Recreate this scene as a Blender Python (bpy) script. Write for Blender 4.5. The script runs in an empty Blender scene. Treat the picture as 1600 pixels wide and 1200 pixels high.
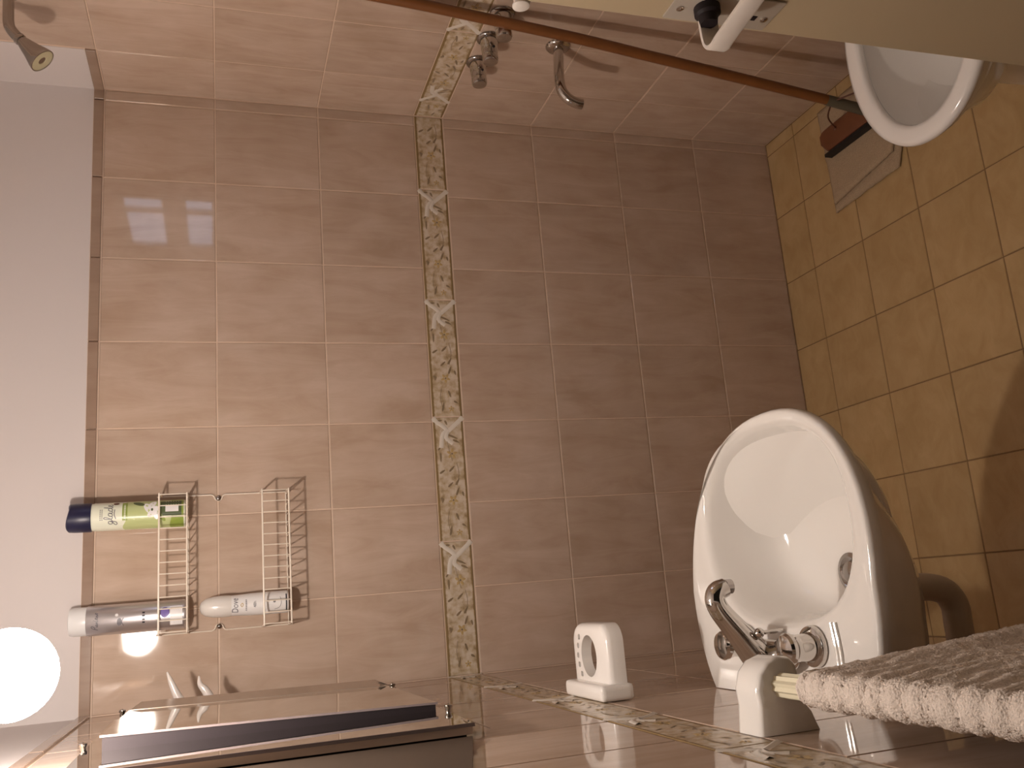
import bpy, bmesh, math, random
from mathutils import Vector, Matrix, noise
random.seed(7)
PI = math.pi
S = bpy.context.scene
COL = S.collection

# ------------------------------------------------------------------ camera, world, light, exposure
cam_d = bpy.data.cameras.new('camera'); cam = bpy.data.objects.new('camera', cam_d); COL.objects.link(cam)
R = [(-0.07994921709947628, -0.29858042920919864, -0.9510298891088711),
     (-0.9717527666669118, 0.23587760813225617, 0.007636390312723458),
     (0.22204657880810336, 0.92477644935144, -0.3090045882581037)]
m = Matrix.Identity(4)
for i in range(3):
    m[i][0] = R[0][i]; m[i][1] = -R[1][i]; m[i][2] = -R[2][i]
m.translation = Vector((-1.24271103, -2.12557593, 1.57576055))
cam.matrix_world = m
cam_d.sensor_width = 36; cam_d.lens = 36 * 1413.52 / 1600; cam_d.clip_start = 0.02
S.camera = cam
w = bpy.data.worlds.new('dim_corridor'); S.world = w; w.use_nodes = True
w.node_tree.nodes['Background'].inputs[0].default_value = (0.55, 0.42, 0.30, 1)
w.node_tree.nodes['Background'].inputs[1].default_value = 0.02
S.view_settings.view_transform = 'Standard'; S.view_settings.look = 'None'
S.view_settings.gamma = 1; S.view_settings.use_curve_mapping = False
S.view_settings.exposure = 0.0
BULB = Vector((-1.297, -0.9025, 1.79))
BULB_POWER = 14.2       # watts of the clear capsule inside the glare shell
GLARE_GLOW = 24.0  # emission of the shell that stands in for lamp glare
LAMP_COL = (1.0, 0.88, 0.795)

# ------------------------------------------------------------------ sizes (m). X right, Y into the picture, Z up; far right floor corner = 0,0,0
XL = -1.4246; TW = 0.1995; TH = 0.25; CUT = 0.0286
BZ0 = 1.0; BZ1 = 1.078; TOP = BZ1 + 3 * TH          # border band, top of tiles 1.828
STRIP = TOP + 0.024
YN = -1.98; CEIL = 2.42

# ------------------------------------------------------------------ materials
def nt(name):
    mt = bpy.data.materials.new(name); mt.use_nodes = True
    return mt, mt.node_tree, mt.node_tree.nodes['Principled BSDF']
def mat(name, col, rough=.5, metal=0., spec=.5, coat=0., noise_amt=0., nscale=40, bump=0., bscale=200, trans=0, sss=0):
    mt, t, b = nt(name)
    b.inputs['Base Color'].default_value = (*col, 1); b.inputs['Roughness'].default_value = rough
    b.inputs['Metallic'].default_value = metal; b.inputs['Specular IOR Level'].default_value = spec
    b.inputs['Coat Weight'].default_value = coat; b.inputs['Coat Roughness'].default_value = .04
    b.inputs['Transmission Weight'].default_value = trans
    if noise_amt:
        g = t.nodes.new('ShaderNodeNewGeometry'); n = t.nodes.new('ShaderNodeTexNoise'); n.inputs['Scale'].default_value = nscale
        n.inputs['Detail'].default_value = 4
        t.links.new(g.outputs['Position'], n.inputs['Vector'])
        r = t.nodes.new('ShaderNodeMix'); r.data_type = 'RGBA'
        r.inputs[6].default_value = (*[c * (1 - noise_amt) for c in col], 1); r.inputs[7].default_value = (*[min(1, c * (1 + noise_amt)) for c in col], 1)
        t.links.new(n.outputs[0], r.inputs[0]); t.links.new(r.outputs[2], b.inputs['Base Color'])
    if bump:
        g = t.nodes.new('ShaderNodeNewGeometry'); n = t.nodes.new('ShaderNodeTexNoise'); n.inputs['Scale'].default_value = bscale
        t.links.new(g.outputs['Position'], n.inputs['Vector'])
        bp = t.nodes.new('ShaderNodeBump'); bp.inputs['Strength'].default_value = bump; bp.inputs['Distance'].default_value = .002
        t.links.new(n.outputs[0], bp.inputs['Height']); t.links.new(bp.outputs[0], b.inputs['Normal'])
    return mt

def tile_mat(name, lo, hi, stretch, rough, spec=.5, amp=1.0):
    """streaked stone-look glaze, running through world space, each tile a little different"""
    mt, t, b = nt(name)
    L = t.links.new
    g = t.nodes.new('ShaderNodeNewGeometry'); oi = t.nodes.new('ShaderNodeObjectInfo')
    mul = t.nodes.new('ShaderNodeVectorMath'); mul.operation = 'MULTIPLY'; mul.inputs[1].default_value = stretch
    L(g.outputs['Position'], mul.inputs[0])
    off = t.nodes.new('ShaderNodeVectorMath'); off.operation = 'SCALE'; off.inputs[0].default_value = (31, 17, 23)
    L(oi.outputs['Random'], off.inputs['Scale'])
    add = t.nodes.new('ShaderNodeVectorMath'); L(mul.outputs[0], add.inputs[0]); L(off.outputs[0], add.inputs[1])
    n1 = t.nodes.new('ShaderNodeTexNoise'); n1.inputs['Scale'].default_value = 1; n1.inputs['Detail'].default_value = 6; n1.inputs['Roughness'].default_value = .62
    n1.inputs['Distortion'].default_value = .8
    L(add.outputs[0], n1.inputs['Vector'])
    n2 = t.nodes.new('ShaderNodeTexNoise'); n2.inputs['Scale'].default_value = 9; n2.inputs['Detail'].default_value = 3
    ad2 = t.nodes.new('ShaderNodeVectorMath'); L(g.outputs['Position'], ad2.inputs[0]); L(off.outputs[0], ad2.inputs[1]); L(ad2.outputs[0], n2.inputs['Vector'])
    mx = t.nodes.new('ShaderNodeMath'); mx.operation = 'MULTIPLY_ADD'; L(n1.outputs[0], mx.inputs[0]); mx.inputs[1].default_value = .6
    m2 = t.nodes.new('ShaderNodeMath'); m2.operation = 'MULTIPLY'; L(n2.outputs[0], m2.inputs[0]); m2.inputs[1].default_value = .4; L(m2.outputs[0], mx.inputs[2])
    rp = t.nodes.new('ShaderNodeValToRGB'); rp.color_ramp.elements[0].position = .36; rp.color_ramp.elements[1].position = .64
    rp.color_ramp.elements[0].color = (*lo, 1); rp.color_ramp.elements[1].color = (*hi, 1)
    L(mx.outputs[0], rp.inputs[0])
    # per tile brightness
    br = t.nodes.new('ShaderNodeMapRange'); br.inputs['To Min'].default_value = 1 - .045 * amp; br.inputs['To Max'].default_value = 1 + .045 * amp
    L(oi.outputs['Random'], br.inputs['Value'])
    sc = t.nodes.new('ShaderNodeVectorMath'); sc.operation = 'SCALE'; L(rp.outputs[0], sc.inputs[0]); L(br.outputs[0], sc.inputs['Scale'])
    L(sc.outputs[0], b.inputs['Base Color'])
    b.inputs['Roughness'].default_value = rough; b.inputs['Specular IOR Level'].default_value = spec
    bp = t.nodes.new('ShaderNodeBump'); bp.inputs['Strength'].default_value = .035; bp.inputs['Distance'].default_value = .001
    n3 = t.nodes.new('ShaderNodeTexNoise'); n3.inputs['Scale'].default_value = 14; L(g.outputs['Position'], n3.inputs['Vector'])
    L(n3.outputs[0], bp.inputs['Height']); L(bp.outputs[0], b.inputs['Normal'])
    return mt

M = {}
M['tile'] = tile_mat('glazed_wall_tile', (.48, .35, .262), (.61, .475, .385), (24, 24, 5), .05)
M['floor'] = tile_mat('floor_tile', (.45, .30, .135), (.55, .385, .195), (14, 20, 14), .30, .4)
M['trim'] = tile_mat('brown_trim_tile', (.31, .21, .155), (.39, .28, .21), (26, 26, 5), .18)
M['grout'] = mat('pale_grout', (.70, .54, .42), .6, noise_amt=.08, nscale=60)
M['fgrout'] = mat('brown_grout', (.25, .155, .07), .8, noise_amt=.15, nscale=60)
M['paint'] = mat('white_plaster_paint', (.70, .645, .63), .65, noise_amt=.03, nscale=3, bump=.1, bscale=60)
M['ceil'] = mat('ceiling_paint', (.78, .74, .70), .8)
M['porc'] = mat('white_porcelain', (.87, .84, .80), .07, spec=.55, coat=.3)
M['plastic'] = mat('white_plastic_seat', (.86, .82, .78), .16)
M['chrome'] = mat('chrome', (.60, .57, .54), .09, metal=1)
M['darkchrome'] = mat('darker_chrome', (.42, .39, .37), .14, metal=1)  # darker, slightly rougher chrome
M['wire'] = mat('cream_coated_wire', (.82, .73, .62), .3)
M['mirror'] = mat('mirror_silver', (.80, .79, .74), .015, metal=1)
M['bevel'] = mat('polished_glass_edge', (.20, .16, .16), .25)
M['wing'] = mat('satin_glass_wing', (.50, .40, .32), .22, metal=.5)
M['darkreflect'] = mat('brown_dark_reflection', (.075, .052, .036), .5)  # dark reflection put into the base colour
M['dark'] = mat('dark_backing', (.020, .015, .017), .5, spec=.2)
M['brownedge'] = mat('brown_edge_band', (.75, .58, .46), .35)
M['blue'] = mat('navy_cap', (.014, .014, .05), .35)
M['labelw'] = mat('label_cream', (.78, .80, .66), .3)
M['labelg'] = mat('label_pale_green', (.50, .56, .26), .3)
M['green'] = mat('label_leaf_green', (.26, .34, .06), .3)
M['dgreen'] = mat('label_dark_green', (.09, .12, .05), .35)
M['ink'] = mat('label_ink', (.02, .02, .03), .4)
M['inkg'] = mat('label_grey_ink', (.16, .15, .17), .4)
M['petal'] = mat('label_white', (.84, .82, .82), .3)
M['purple'] = mat('label_purple', (.20, .15, .42), .3)
M['silver'] = mat('silver_can', (.62, .60, .62), .28, metal=.85)
M['whitecan'] = mat('white_can', (.80, .78, .77), .25)
M['cap'] = mat('translucent_cap', (.80, .80, .80), .2)
M['dovecap'] = mat('pearl_cap', (.74, .70, .66), .22)
M['wood'] = mat('varnished_wood_handle', (.20, .075, .022), .35, noise_amt=.2, nscale=25)
M['woodhead'] = mat('red_brown_wood', (.17, .06, .025), .4, noise_amt=.15, nscale=30)
M['grey'] = mat('grey_sleeve', (.12, .11, .08), .4)
M['rubber'] = mat('black_rubber', (.012, .010, .010), .5)
M['rustwire'] = mat('brown_wire', (.12, .04, .02), .5)
M['terry'] = mat('cream_terry', (.80, .70, .62), .95, spec=.1, noise_amt=.08, nscale=350, bump=1.0, bscale=420)
M['cloth'] = mat('grey_floor_cloth', (.44, .33, .22), .95, spec=.1, noise_amt=.2, nscale=250, bump=.8, bscale=300)
M['door'] = mat('cream_door_paint', (.50, .405, .265), .35, noise_amt=.02, nscale=5)
M['dhandle'] = mat('off_white_handle', (.72, .66, .60), .3)
M['plate'] = mat('handle_plate', (.55, .50, .43), .3, metal=.3)
M['bar'] = mat('ivory_ribbed_plastic', (.80, .74, .56), .25)
M['pipe'] = mat('white_waste_pipe', (.60, .52, .44), .35)
M['pearl'] = mat('frosted_white_hook', (.66, .60, .56), .15, coat=.4)

# border tile material: mottled cream, browner toward its own long edges (object space, glazed-in colour)
def border_material():
    mt, t, b = nt('mottled_border_glaze'); L = t.links.new
    tc = t.nodes.new('ShaderNodeTexCoord'); sp = t.nodes.new('ShaderNodeSeparateXYZ'); L(tc.outputs['Object'], sp.inputs[0])
    n = t.nodes.new('ShaderNodeTexNoise'); n.inputs['Scale'].default_value = 55; n.inputs['Detail'].default_value = 5; L(tc.outputs['Object'], n.inputs['Vector'])
    a = t.nodes.new('ShaderNodeMath'); a.operation = 'SUBTRACT'; L(sp.outputs['Z'], a.inputs[0]); a.inputs[1].default_value = .039
    ab = t.nodes.new('ShaderNodeMath'); ab.operation = 'ABSOLUTE'; L(a.outputs[0], ab.inputs[0])
    mr = t.nodes.new('ShaderNodeMapRange'); mr.inputs['From Min'].default_value = .031; mr.inputs['From Max'].default_value = .0385; L(ab.outputs[0], mr.inputs['Value'])
    ad = t.nodes.new('ShaderNodeMath'); ad.operation = 'MULTIPLY_ADD'; L(n.outputs[0], ad.inputs[0]); ad.inputs[1].default_value = 1.1; L(mr.outputs[0], ad.inputs[2])
    rp = t.nodes.new('ShaderNodeValToRGB'); e = rp.color_ramp.elements
    e[0].position = .42; e[0].color = (.68, .59, .48, 1); e[1].position = 1.35 / 1.6; e[1].color = (.27, .18, .08, 1)
    k = e.new(.62); k.color = (.54, .42, .28, 1)
    L(ad.outputs[0], rp.inputs[0]); L(rp.outputs[0], b.inputs['Base Color']); b.inputs['Roughness'].default_value = .22
    bp = t.nodes.new('ShaderNodeBump'); bp.inputs['Strength'].default_value = .35; bp.inputs['Distance'].default_value = .002
    L(n.outputs[0], bp.inputs['Height']); L(bp.outputs[0], b.inputs['Normal'])
    return mt
M['border'] = border_material()
M['ribbon'] = mat('relief_ribbon', (.76, .70, .62), .25)
M['leaf'] = mat('relief_leaf', (.25, .18, .105), .3)
M['flower'] = mat('relief_flower', (.50, .35, .15), .3)

# ------------------------------------------------------------------ helpers
def finish(name, bm, m_, parent=None, smooth=True, ang=40, mats=None):
    me = bpy.data.meshes.new(name); bm.normal_update(); bm.to_mesh(me); bm.free()
    for mm in (mats or [m_]): me.materials.append(mm)
    if smooth:
        me.polygons.foreach_set('use_smooth', [True] * len(me.polygons))
        me.set_sharp_from_angle(angle=math.radians(ang))
    o = bpy.data.objects.new(name, me); COL.objects.link(o)
    if parent: o.parent = parent
    return o
def link(name, me, parent=None):
    o = bpy.data.objects.new(name, me); COL.objects.link(o)
    if parent: o.parent = parent
    return o
def tag(o, label=None, cat=None, group=None, kind=None):
    if label: o['label'] = label
    if cat: o['category'] = cat
    if group: o['group'] = group
    if kind: o['kind'] = kind
    return o
def thing(name, label, cat, loc=(0, 0, 0), group=None):
    o = bpy.data.objects.new(name, None); COL.objects.link(o); o.location = loc; o.empty_display_size = .05
    return tag(o, label, cat, group)
def child(name, bm, m_, root, **k):
    """geometry is given in world space; make it local to the root's location"""
    bmesh.ops.translate(bm, verts=bm.verts, vec=-(root.matrix_basis.translation if root.parent is None else root.parent.matrix_basis.translation))
    return finish(name, bm, m_, root, **k)
def box(bm, lo, hi, bev=0, seg=2, mi=0):
    v = [bm.verts.new((x, y, z)) for x in (lo[0], hi[0]) for y in (lo[1], hi[1]) for z in (lo[2], hi[2])]
    fs = [bm.faces.new([v[i] for i in q]) for q in ((0, 1, 3, 2), (4, 6, 7, 5), (0, 4, 5, 1), (2, 3, 7, 6), (0, 2, 6, 4), (1, 5, 7, 3))]
    for f in fs: f.material_index = mi
    if bev:
        es = set(e for f in fs for e in f.edges)
        bmesh.ops.bevel(bm, geom=list(es), offset=bev, segments=seg, affect='EDGES', profile=.6)
    return bm
def NB(): return bmesh.new()
def smoothpath(pts, n):
    """Catmull-Rom through points; pts may hold (x,y,z,r)"""
    P = [Vector(p) for p in pts]; out = []
    Q = [P[0] * 2 - P[1]] + P + [P[-1] * 2 - P[-2]]
    for i in range(1, len(Q) - 2):
        for k in range(n):
            t = k / n; a, b, c, d = Q[i - 1], Q[i], Q[i + 1], Q[i + 2]
            out.append(.5 * ((2 * b) + (c - a) * t + (2 * a - 5 * b + 4 * c - d) * t * t + (3 * b - a - 3 * c + d) * t ** 3))
    out.append(P[-1]); return out
def tube(bm, pts, r=None, seg=10, sub=0, cap=True, mi=0):
    """pts: (x,y,z) with r, or (x,y,z,r)"""
    pp = [tuple(p) if len(p) == 4 else (*p, r) for p in pts]
    if sub: pp = [tuple(v) for v in smoothpath([Vector(p) for p in pp], sub)]
    P = [Vector(p[:3]) for p in pp]; rings = []; up = None
    for i, p in enumerate(P):
        d = (P[min(i + 1, len(P) - 1)] - P[max(i - 1, 0)]).normalized()
        if up is None:
            up = Vector((0, 0, 1)) if abs(d.z) < .9 else Vector((1, 0, 0))
        a = d.cross(up); a.normalize(); b = a.cross(d).normalized(); up = b
        rings.append([bm.verts.new(p + (a * math.cos(2 * PI * k / seg) + b * math.sin(2 * PI * k / seg)) * pp[i][3]) for k in range(seg)])
    for i in range(len(rings) - 1):
        for k in range(seg):
            f = bm.faces.new((rings[i][k], rings[i][(k + 1) % seg], rings[i + 1][(k + 1) % seg], rings[i + 1][k])); f.material_index = mi
    if cap:
        bm.faces.new(rings[0][::-1]).material_index = mi; bm.faces.new(rings[-1]).material_index = mi
    bmesh.ops.recalc_face_normals(bm, faces=bm.faces)
    return bm
def lathe(bm, prof, c=(0, 0, 0), axis=(0, 0, 1), seg=32, mi=0):
    """prof: list of (r, h) along axis from c"""
    ax = Vector(axis).normalized(); a = ax.orthogonal().normalized(); b = ax.cross(a); c = Vector(c); rings = []
    for r, h in prof:
        if r < 1e-6: rings.append([bm.verts.new(c + ax * h)])
        else: rings.append([bm.verts.new(c + ax * h + (a * math.cos(2 * PI * k / seg) + b * math.sin(2 * PI * k / seg)) * r) for k in range(seg)])
    for i in range(len(rings) - 1):
        A, B = rings[i], rings[i + 1]
        for k in range(seg):
            k2 = (k + 1) % seg
            if len(A) == 1 and len(B) == 1: continue
            if len(A) == 1: f = bm.faces.new((A[0], B[k2], B[k]))
            elif len(B) == 1: f = bm.faces.new((A[k], A[k2], B[0]))
            else: f = bm.faces.new((A[k], A[k2], B[k2], B[k]))
            f.material_index = mi
    if len(rings[0]) > 1: bm.faces.new(rings[0][::-1]).material_index = mi
    if len(rings[-1]) > 1: bm.faces.new(rings[-1]).material_index = mi
    bmesh.ops.recalc_face_normals(bm, faces=bm.faces)
    return bm
def sphere(bm, c, r, seg=24, rings=14, sc=(1, 1, 1)):
    bmesh.ops.create_uvsphere(bm, u_segments=seg, v_segments=rings, radius=r, matrix=Matrix.Translation(c) @ Matrix.Diagonal((*sc, 1)))
    return bm
def loft(bm, rings, close=True, capend=True, capstart=True):
    vs = [[bm.verts.new(p) for p in r] for r in rings]; n = len(vs[0])
    for i in range(len(vs) - 1):
        for k in range(n if close else n - 1):
            k2 = (k + 1) % n
            bm.faces.new((vs[i][k], vs[i][k2], vs[i + 1][k2], vs[i + 1][k]))
    if capstart: bm.faces.new(vs[0][::-1])
    if capend: bm.faces.new(vs[-1])
    bmesh.ops.recalc_face_normals(bm, faces=bm.faces)
    return vs

# ------------------------------------------------------------------ tiles
_tm = {}
G = .0014     # half the joint width
def tile_mesh(wd, ht, key, name='tile', c=.0012, t=.006, g=G):
    k = (round(wd, 4), round(ht, 4), key)
    if k not in _tm:
        me = bpy.data.meshes.new(name); v = []; f = []
        for ins, y in ((g + c, 0), (g, c), (g, t)):
            v += [(ins, y, ins), (wd - ins, y, ins), (wd - ins, y, ht - ins), (ins, y, ht - ins)]
        f = [(0, 1, 2, 3)]
        for a in (0, 4):
            for i in range(4):
                j = (i + 1) % 4; f.append((a + i, a + 4 + i, a + 4 + j, a + j))
        me.from_pydata(v, [], f); me.materials.append(M[key]); me.update(); _tm[k] = me
    return _tm[k]
ROT = {'far': (0, 0, 0), 'right': (0, 0, -PI / 2), 'left': (0, 0, PI / 2), 'floor': (-PI / 2, 0, 0)}
def put(wall, parent, me, name, loc):
    o = link(name, me, parent); o.location = loc
    r = ROT[wall]; j = .0009
    o.rotation_euler = (r[0] + random.uniform(-j, j), r[1] + (0 if wall == 'floor' else 0), r[2] + random.uniform(-j, j))
    return o
rows = [0, .25, .5, .75]; rows_up = [BZ1, BZ1 + TH, BZ1 + 2 * TH]

def struct(name, bm, m_, **k):
    o = finish(name, bm, m_, smooth=False, **k); o['kind'] = 'structure'; return o
D = .0028   # plane of the grout, behind the tile faces
floor = struct('floor', box(NB(), (XL - .15, YN - 1.2, -.12), (.15, .15, -.0014)), M['fgrout'])
wall_far = struct('wall_far', box(NB(), (XL - .15, D - .0012, -.001), (.15, .15, STRIP)), M['grout'])
wall_right = struct('wall_right', box(NB(), (D - .0012, YN - .1, -.001), (.15, .0015, CEIL)), M['grout'])
wall_left = struct('wall_left', box(NB(), (XL - .15, YN - .1, -.001), (XL - D + .0012, .0015, STRIP)), M['grout'])
ceiling = struct('ceiling', box(NB(), (XL - .15, YN - .1, CEIL), (.15, .15, CEIL + .1)), M['ceil'])
bm = box(NB(), (XL - .15, .002, STRIP), (.15, .15, CEIL)); p1 = finish('plaster', bm, M['paint'], wall_far, smooth=False)
bm = box(NB(), (XL - .15, YN - .1, STRIP), (XL - .002, .002, CEIL)); finish('plaster', bm, M['paint'], wall_left, smooth=False)
bm = box(NB(), (.0004, -.160, STRIP), (.0016, .002, CEIL)); finish('plaster', bm, M['paint'], wall_right, smooth=False)
# wall with the doorway, behind the camera's eye
bm = NB(); box(bm, (-.50, YN - .1, 0), (.0, YN, CEIL)); box(bm, (XL, YN - .1, 2.06), (-.50, YN, CEIL)); box(bm, (XL, YN - .1, 0), (-1.36, YN, 2.06))
struct('wall_near', bm, M['paint'])

# border tiles -----------------------------------------------------------
def ellip(bm, u, v, a, b, ang, h, mi, n=8):
    """raised petal or leaf: low dome, u to the right in local x, v up"""
    c = bm.verts.new((u, -h, v)); ring = []
    for k in range(n):
        t = 2 * PI * k / n; x = a * math.cos(t); z = b * math.sin(t) * (1 - .35 * math.cos(t))
        ring.append(bm.verts.new((u + x * math.cos(ang) - z * math.sin(ang), .0003, v + x * math.sin(ang) + z * math.cos(ang))))
    for k in range(n):
        f = bm.faces.new((c, ring[(k + 1) % n], ring[k])); f.material_index = mi
def stroke(bm, pts, wd, h, mi):
    pts = [Vector(p[:2]) for p in smoothpath([(*p, 0) for p in pts], 4)]; prev = None
    for i, p in enumerate(pts):
        d = (pts[min(i + 1, len(pts) - 1)] - pts[max(0, i - 1)]).normalized(); nn = Vector((-d.y, d.x)) * wd * .5
        cur = [bm.verts.new((p.x + nn.x, .0003, p.y + nn.y)), bm.verts.new((p.x, -h, p.y)), bm.verts.new((p.x - nn.x, .0003, p.y - nn.y))]
        if prev:
            for a, b in ((0, 1), (1, 2)):
                f = bm.faces.new((prev[a], prev[b], cur[b], cur[a])); f.material_index = mi
        prev = cur
# drawn with u measured from the ribbon knot, growing away from it, v from the upper edge
def crop_uv(x, y): return ((y - 200) * .000248, max(.004, min(.074, .078 - (x - 510 - y * .055) * .000262)))
ORN = []
for x, y, x2, y2 in ((640, 235, 665, 285), (660, 375, 770, 425), (715, 430, 785, 465), (600, 555, 605, 655), (590, 765, 645, 728), (680, 750, 735, 690),
                     (740, 885, 778, 815), (748, 985, 775, 900), (805, 945, 820, 995), (605, 995, 625, 1045), (575, 535, 600, 505), (670, 900, 720, 850)):
    a = crop_uv(x, y); b = crop_uv(x2, y2); ORN.append(('leaf', a, b))
for x, y, x2, y2 in ((930, 170, 945, 215), (885, 300, 900, 240), (960, 235, 985, 250), (850, 355, 880, 352), (930, 345, 925, 380), (860, 80, 850, 110)):
    a = ((y / 1.667 + 850 / 1) * .000248, 0); # second crop continues below the first
    q = lambda X, Y: ((Y - 100) * .000413 + .207, max(.004, min(.074, .078 - (X - 820) * .00041)))
    ORN.append(('leaf', q(x, y), q(x2, y2)))
def border_mesh(w0, w1, wd):
    """a piece of border whose knot sits at u=0; local x runs 0..wd and u = w0 + (x or wd-x)"""
    key = ('b', round(w0, 3), round(w1, 3), round(wd, 3))
    if key in _tm: return _tm[key]
    bm = NB(); mir = w1 < w0
    X = (lambda u: (w0 - u)) if mir else (lambda u: u - w0)
    ok = lambda u, r=.006: min(w0, w1) + r < u < max(w0, w1) - r
    for k, a, b in ORN:
        for base in (0, -.3025):
            ua, ub = a[0] + base, b[0] + base
            if ok(ua) and ok(ub):
                u, v = (ua + ub) / 2, (a[1] + b[1]) / 2; dx, dv = X(ub) - X(ua), b[1] - a[1]
                ln = max(.005, math.hypot(dx, dv) / 2 * 1.35); ellip(bm, X(u), v, ln, min(.0036, ln * .45), math.atan2(dv, dx), .0012, 1)
    for base in (0, -.3025):
        for (fu, fv, fs) in ((.092, .034, .0150), (.205, .038, .0135), (.283, .028, .009)):
            fu += base
            if ok(fu, .013):
                for k in range(5):
                    t = 2 * PI * k / 5 + fu * 40
                    ellip(bm, X(fu) + math.cos(t) * fs * .55, fv + math.sin(t) * fs * .55, fs * .52, fs * .32, t, .0012, 2)
                ellip(bm, X(fu), fv, fs * .22, fs * .22, 0, .002, 1)
        for (du, dv) in ((.033, .052), (.037, .048), (.035, .056), (.143, .033), (.143, .024), (.155, .036)):
            du += base
            if ok(du, .002): ellip(bm, X(du), dv, .0014, .0014, 0, .001, 1, 6)
        for st in (((.05, .045), (.075, .042), (.11, .034)), ((.115, .024), (.14, .020), (.17, .026)), ((.23, .05), (.255, .054), (.28, .050))):
            st = [(u + base, v) for u, v in st]
            if all(ok(u, .003) for u, v in st): stroke(bm, [(X(u), v) for u, v in st], .0020, .0009, 1)
        for st in (((.0, .0765), (.010, .068), (.022, .052), (.034, .040)), ((.0, .0015), (.008, .010), (.022, .026), (.034, .040)), ((.030, .042), (.045, .055), (.075, .060)), ((.030, .040), (.05, .046), (.065, .030))):
            st = [(u + base + .002, v) for u, v in st]
            if all(ok(u, .001) for u, v in st): stroke(bm, [(X(u), v) for u, v in st], .0125, .0022, 0)
    if not bm.faces: ellip(bm, wd / 2, .039, .004, .002, 0, .001, 1)
    bmesh.ops.recalc_face_normals(bm, faces=bm.faces)
    for f in bm.faces:
        if f.normal.y > 0: f.normal_flip()
    me = bpy.data.meshes.new('floral_relief'); bm.to_mesh(me); bm.free()
    for k in ('ribbon', 'leaf', 'flower'): me.materials.append(M[k])
    me.polygons.foreach_set('use_smooth', [True] * len(me.polygons))
    _tm[key] = me; return me
def put_border(wall, parent, loc, wd, w0, w1):
    o = put(wall, parent, tile_mesh(wd, BZ1 - BZ0, 'border', 'border_tile', c=.0016), 'border_tile', loc)
    r = link('floral_relief', border_mesh(w0, w1, wd), o); r.location = (0, .0001, 0)

# far wall: columns from the right corner, the first a narrow cut
xs = [0, -CUT] + [-(CUT + TW * (i + 1)) for i in range(7)]; xs[-1] = XL
for i in range(8):
    wd = xs[i] - xs[i + 1]
    for z in rows + rows_up: put('far', wall_far, tile_mesh(wd, TH, 'tile'), 'tile', (xs[i + 1], 0, z))
    put('far', wall_far, tile_mesh(wd, STRIP - TOP, 'trim', 'trim_tile'), 'trim_tile', (xs[i + 1], -.004, TOP))
kn = [-.209, -.5115, -.814, -1.1165, XL]
put_border('far', wall_far, (-.209, 0, BZ0), .209, .3025, .3025 - .209)
for a, b in zip(kn[:-1], kn[1:]): put_border('far', wall_far, (b, 0, BZ0), a - b, a - b, 0)
# right wall: local x runs toward the camera
ys = [0, .165] + [.165 + TW * (i + 1) for i in range(9)]
for i in range(10):
    wd = ys[i + 1] - ys[i]
    for z in rows + rows_up + ([] if i == 0 else [TOP, TOP + TH]):
        h = TH if z + TH < CEIL else CEIL - z
        put('right', wall_right, tile_mesh(wd, h, 'tile'), 'tile', (0, -ys[i], z))
    if i == 0: put('right', wall_right, tile_mesh(wd, STRIP - TOP, 'trim', 'trim_tile'), 'trim_tile', (-.004, 0, TOP))
kr = [0, .075, .3775, .68, .9825, 1.285, 1.5875, 1.89]
put_border('right', wall_right, (0, 0, BZ0), .075, .2275, .3025)
for a, b in zip(kr[1:-1], kr[2:]): put_border('right', wall_right, (0, -a, BZ0), b - a, 0, b - a)
# left wall: local x runs into the picture
yl = [0, .1305] + [.1305 + TW * (i + 1) for i in range(9)]
for i in range(10):
    wd = yl[i + 1] - yl[i]
    for z in rows + rows_up: put('left', wall_left, tile_mesh(wd, TH, 'tile'), 'tile', (XL, -yl[i + 1], z))
    put('left', wall_left, tile_mesh(wd, STRIP - TOP, 'trim', 'trim_tile'), 'trim_tile', (XL + .004, -yl[i + 1], TOP))
kl = [0, .0, .303, .6055, .908, 1.2105, 1.513, 1.8155]
for a, b in zip(kl[1:-1], kl[2:]): put_border('left', wall_left, (XL, -b, BZ0), b - a, b - a, 0)
# floor
fx = [0, -.0386] + [-.0386 - .2011 * (i + 1) for i in range(7)]; fx[-1] = XL
fy = [0, .1328] + [.1328 + .2006 * (i + 1) for i in range(9)]
for i in range(8):
    for k in range(10):
        me = tile_mesh(fx[i] - fx[i + 1], fy[k + 1] - fy[k], 'floor', c=.001, t=.004, g=.0015)
        put('floor', floor, me, 'tile', (fx[i + 1], -fy[k + 1], 0))

# window, on the right wall above the frame; its panes show in the far tiles
win = struct('window_1', box(box(box(box(box(box(NB(), (-.022, -.96, 1.56), (-.001, -.53, 1.59)), (-.022, -.96, 1.84), (-.001, -.53, 1.87)),
      (-.022, -.56, 1.59), (-.001, -.53, 1.84)), (-.022, -.96, 1.59), (-.001, -.93, 1.84)), (-.020, -.93, 1.665), (-.002, -.56, 1.735)), (-.020, -.665, 1.59), (-.002, -.645, 1.84)), M['dhandle'])
mg, t, b = nt('dusk_window_glass'); b.inputs['Base Color'].default_value = (.3, .35, .4, 1); b.inputs['Roughness'].default_value = .2
b.inputs['Emission Color'].default_value = (.62, .74, 1, 1); b.inputs['Emission Strength'].default_value = 3.2
for (y0, y1, z0, z1) in ((-.645, -.56, 1.735, 1.84), (-.93, -.665, 1.735, 1.84), (-.645, -.56, 1.59, 1.665), (-.93, -.665, 1.59, 1.665)):
    finish('pane', box(NB(), (-.008, y0, z0), (-.005, y1, z1)), mg, win, smooth=False)

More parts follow.
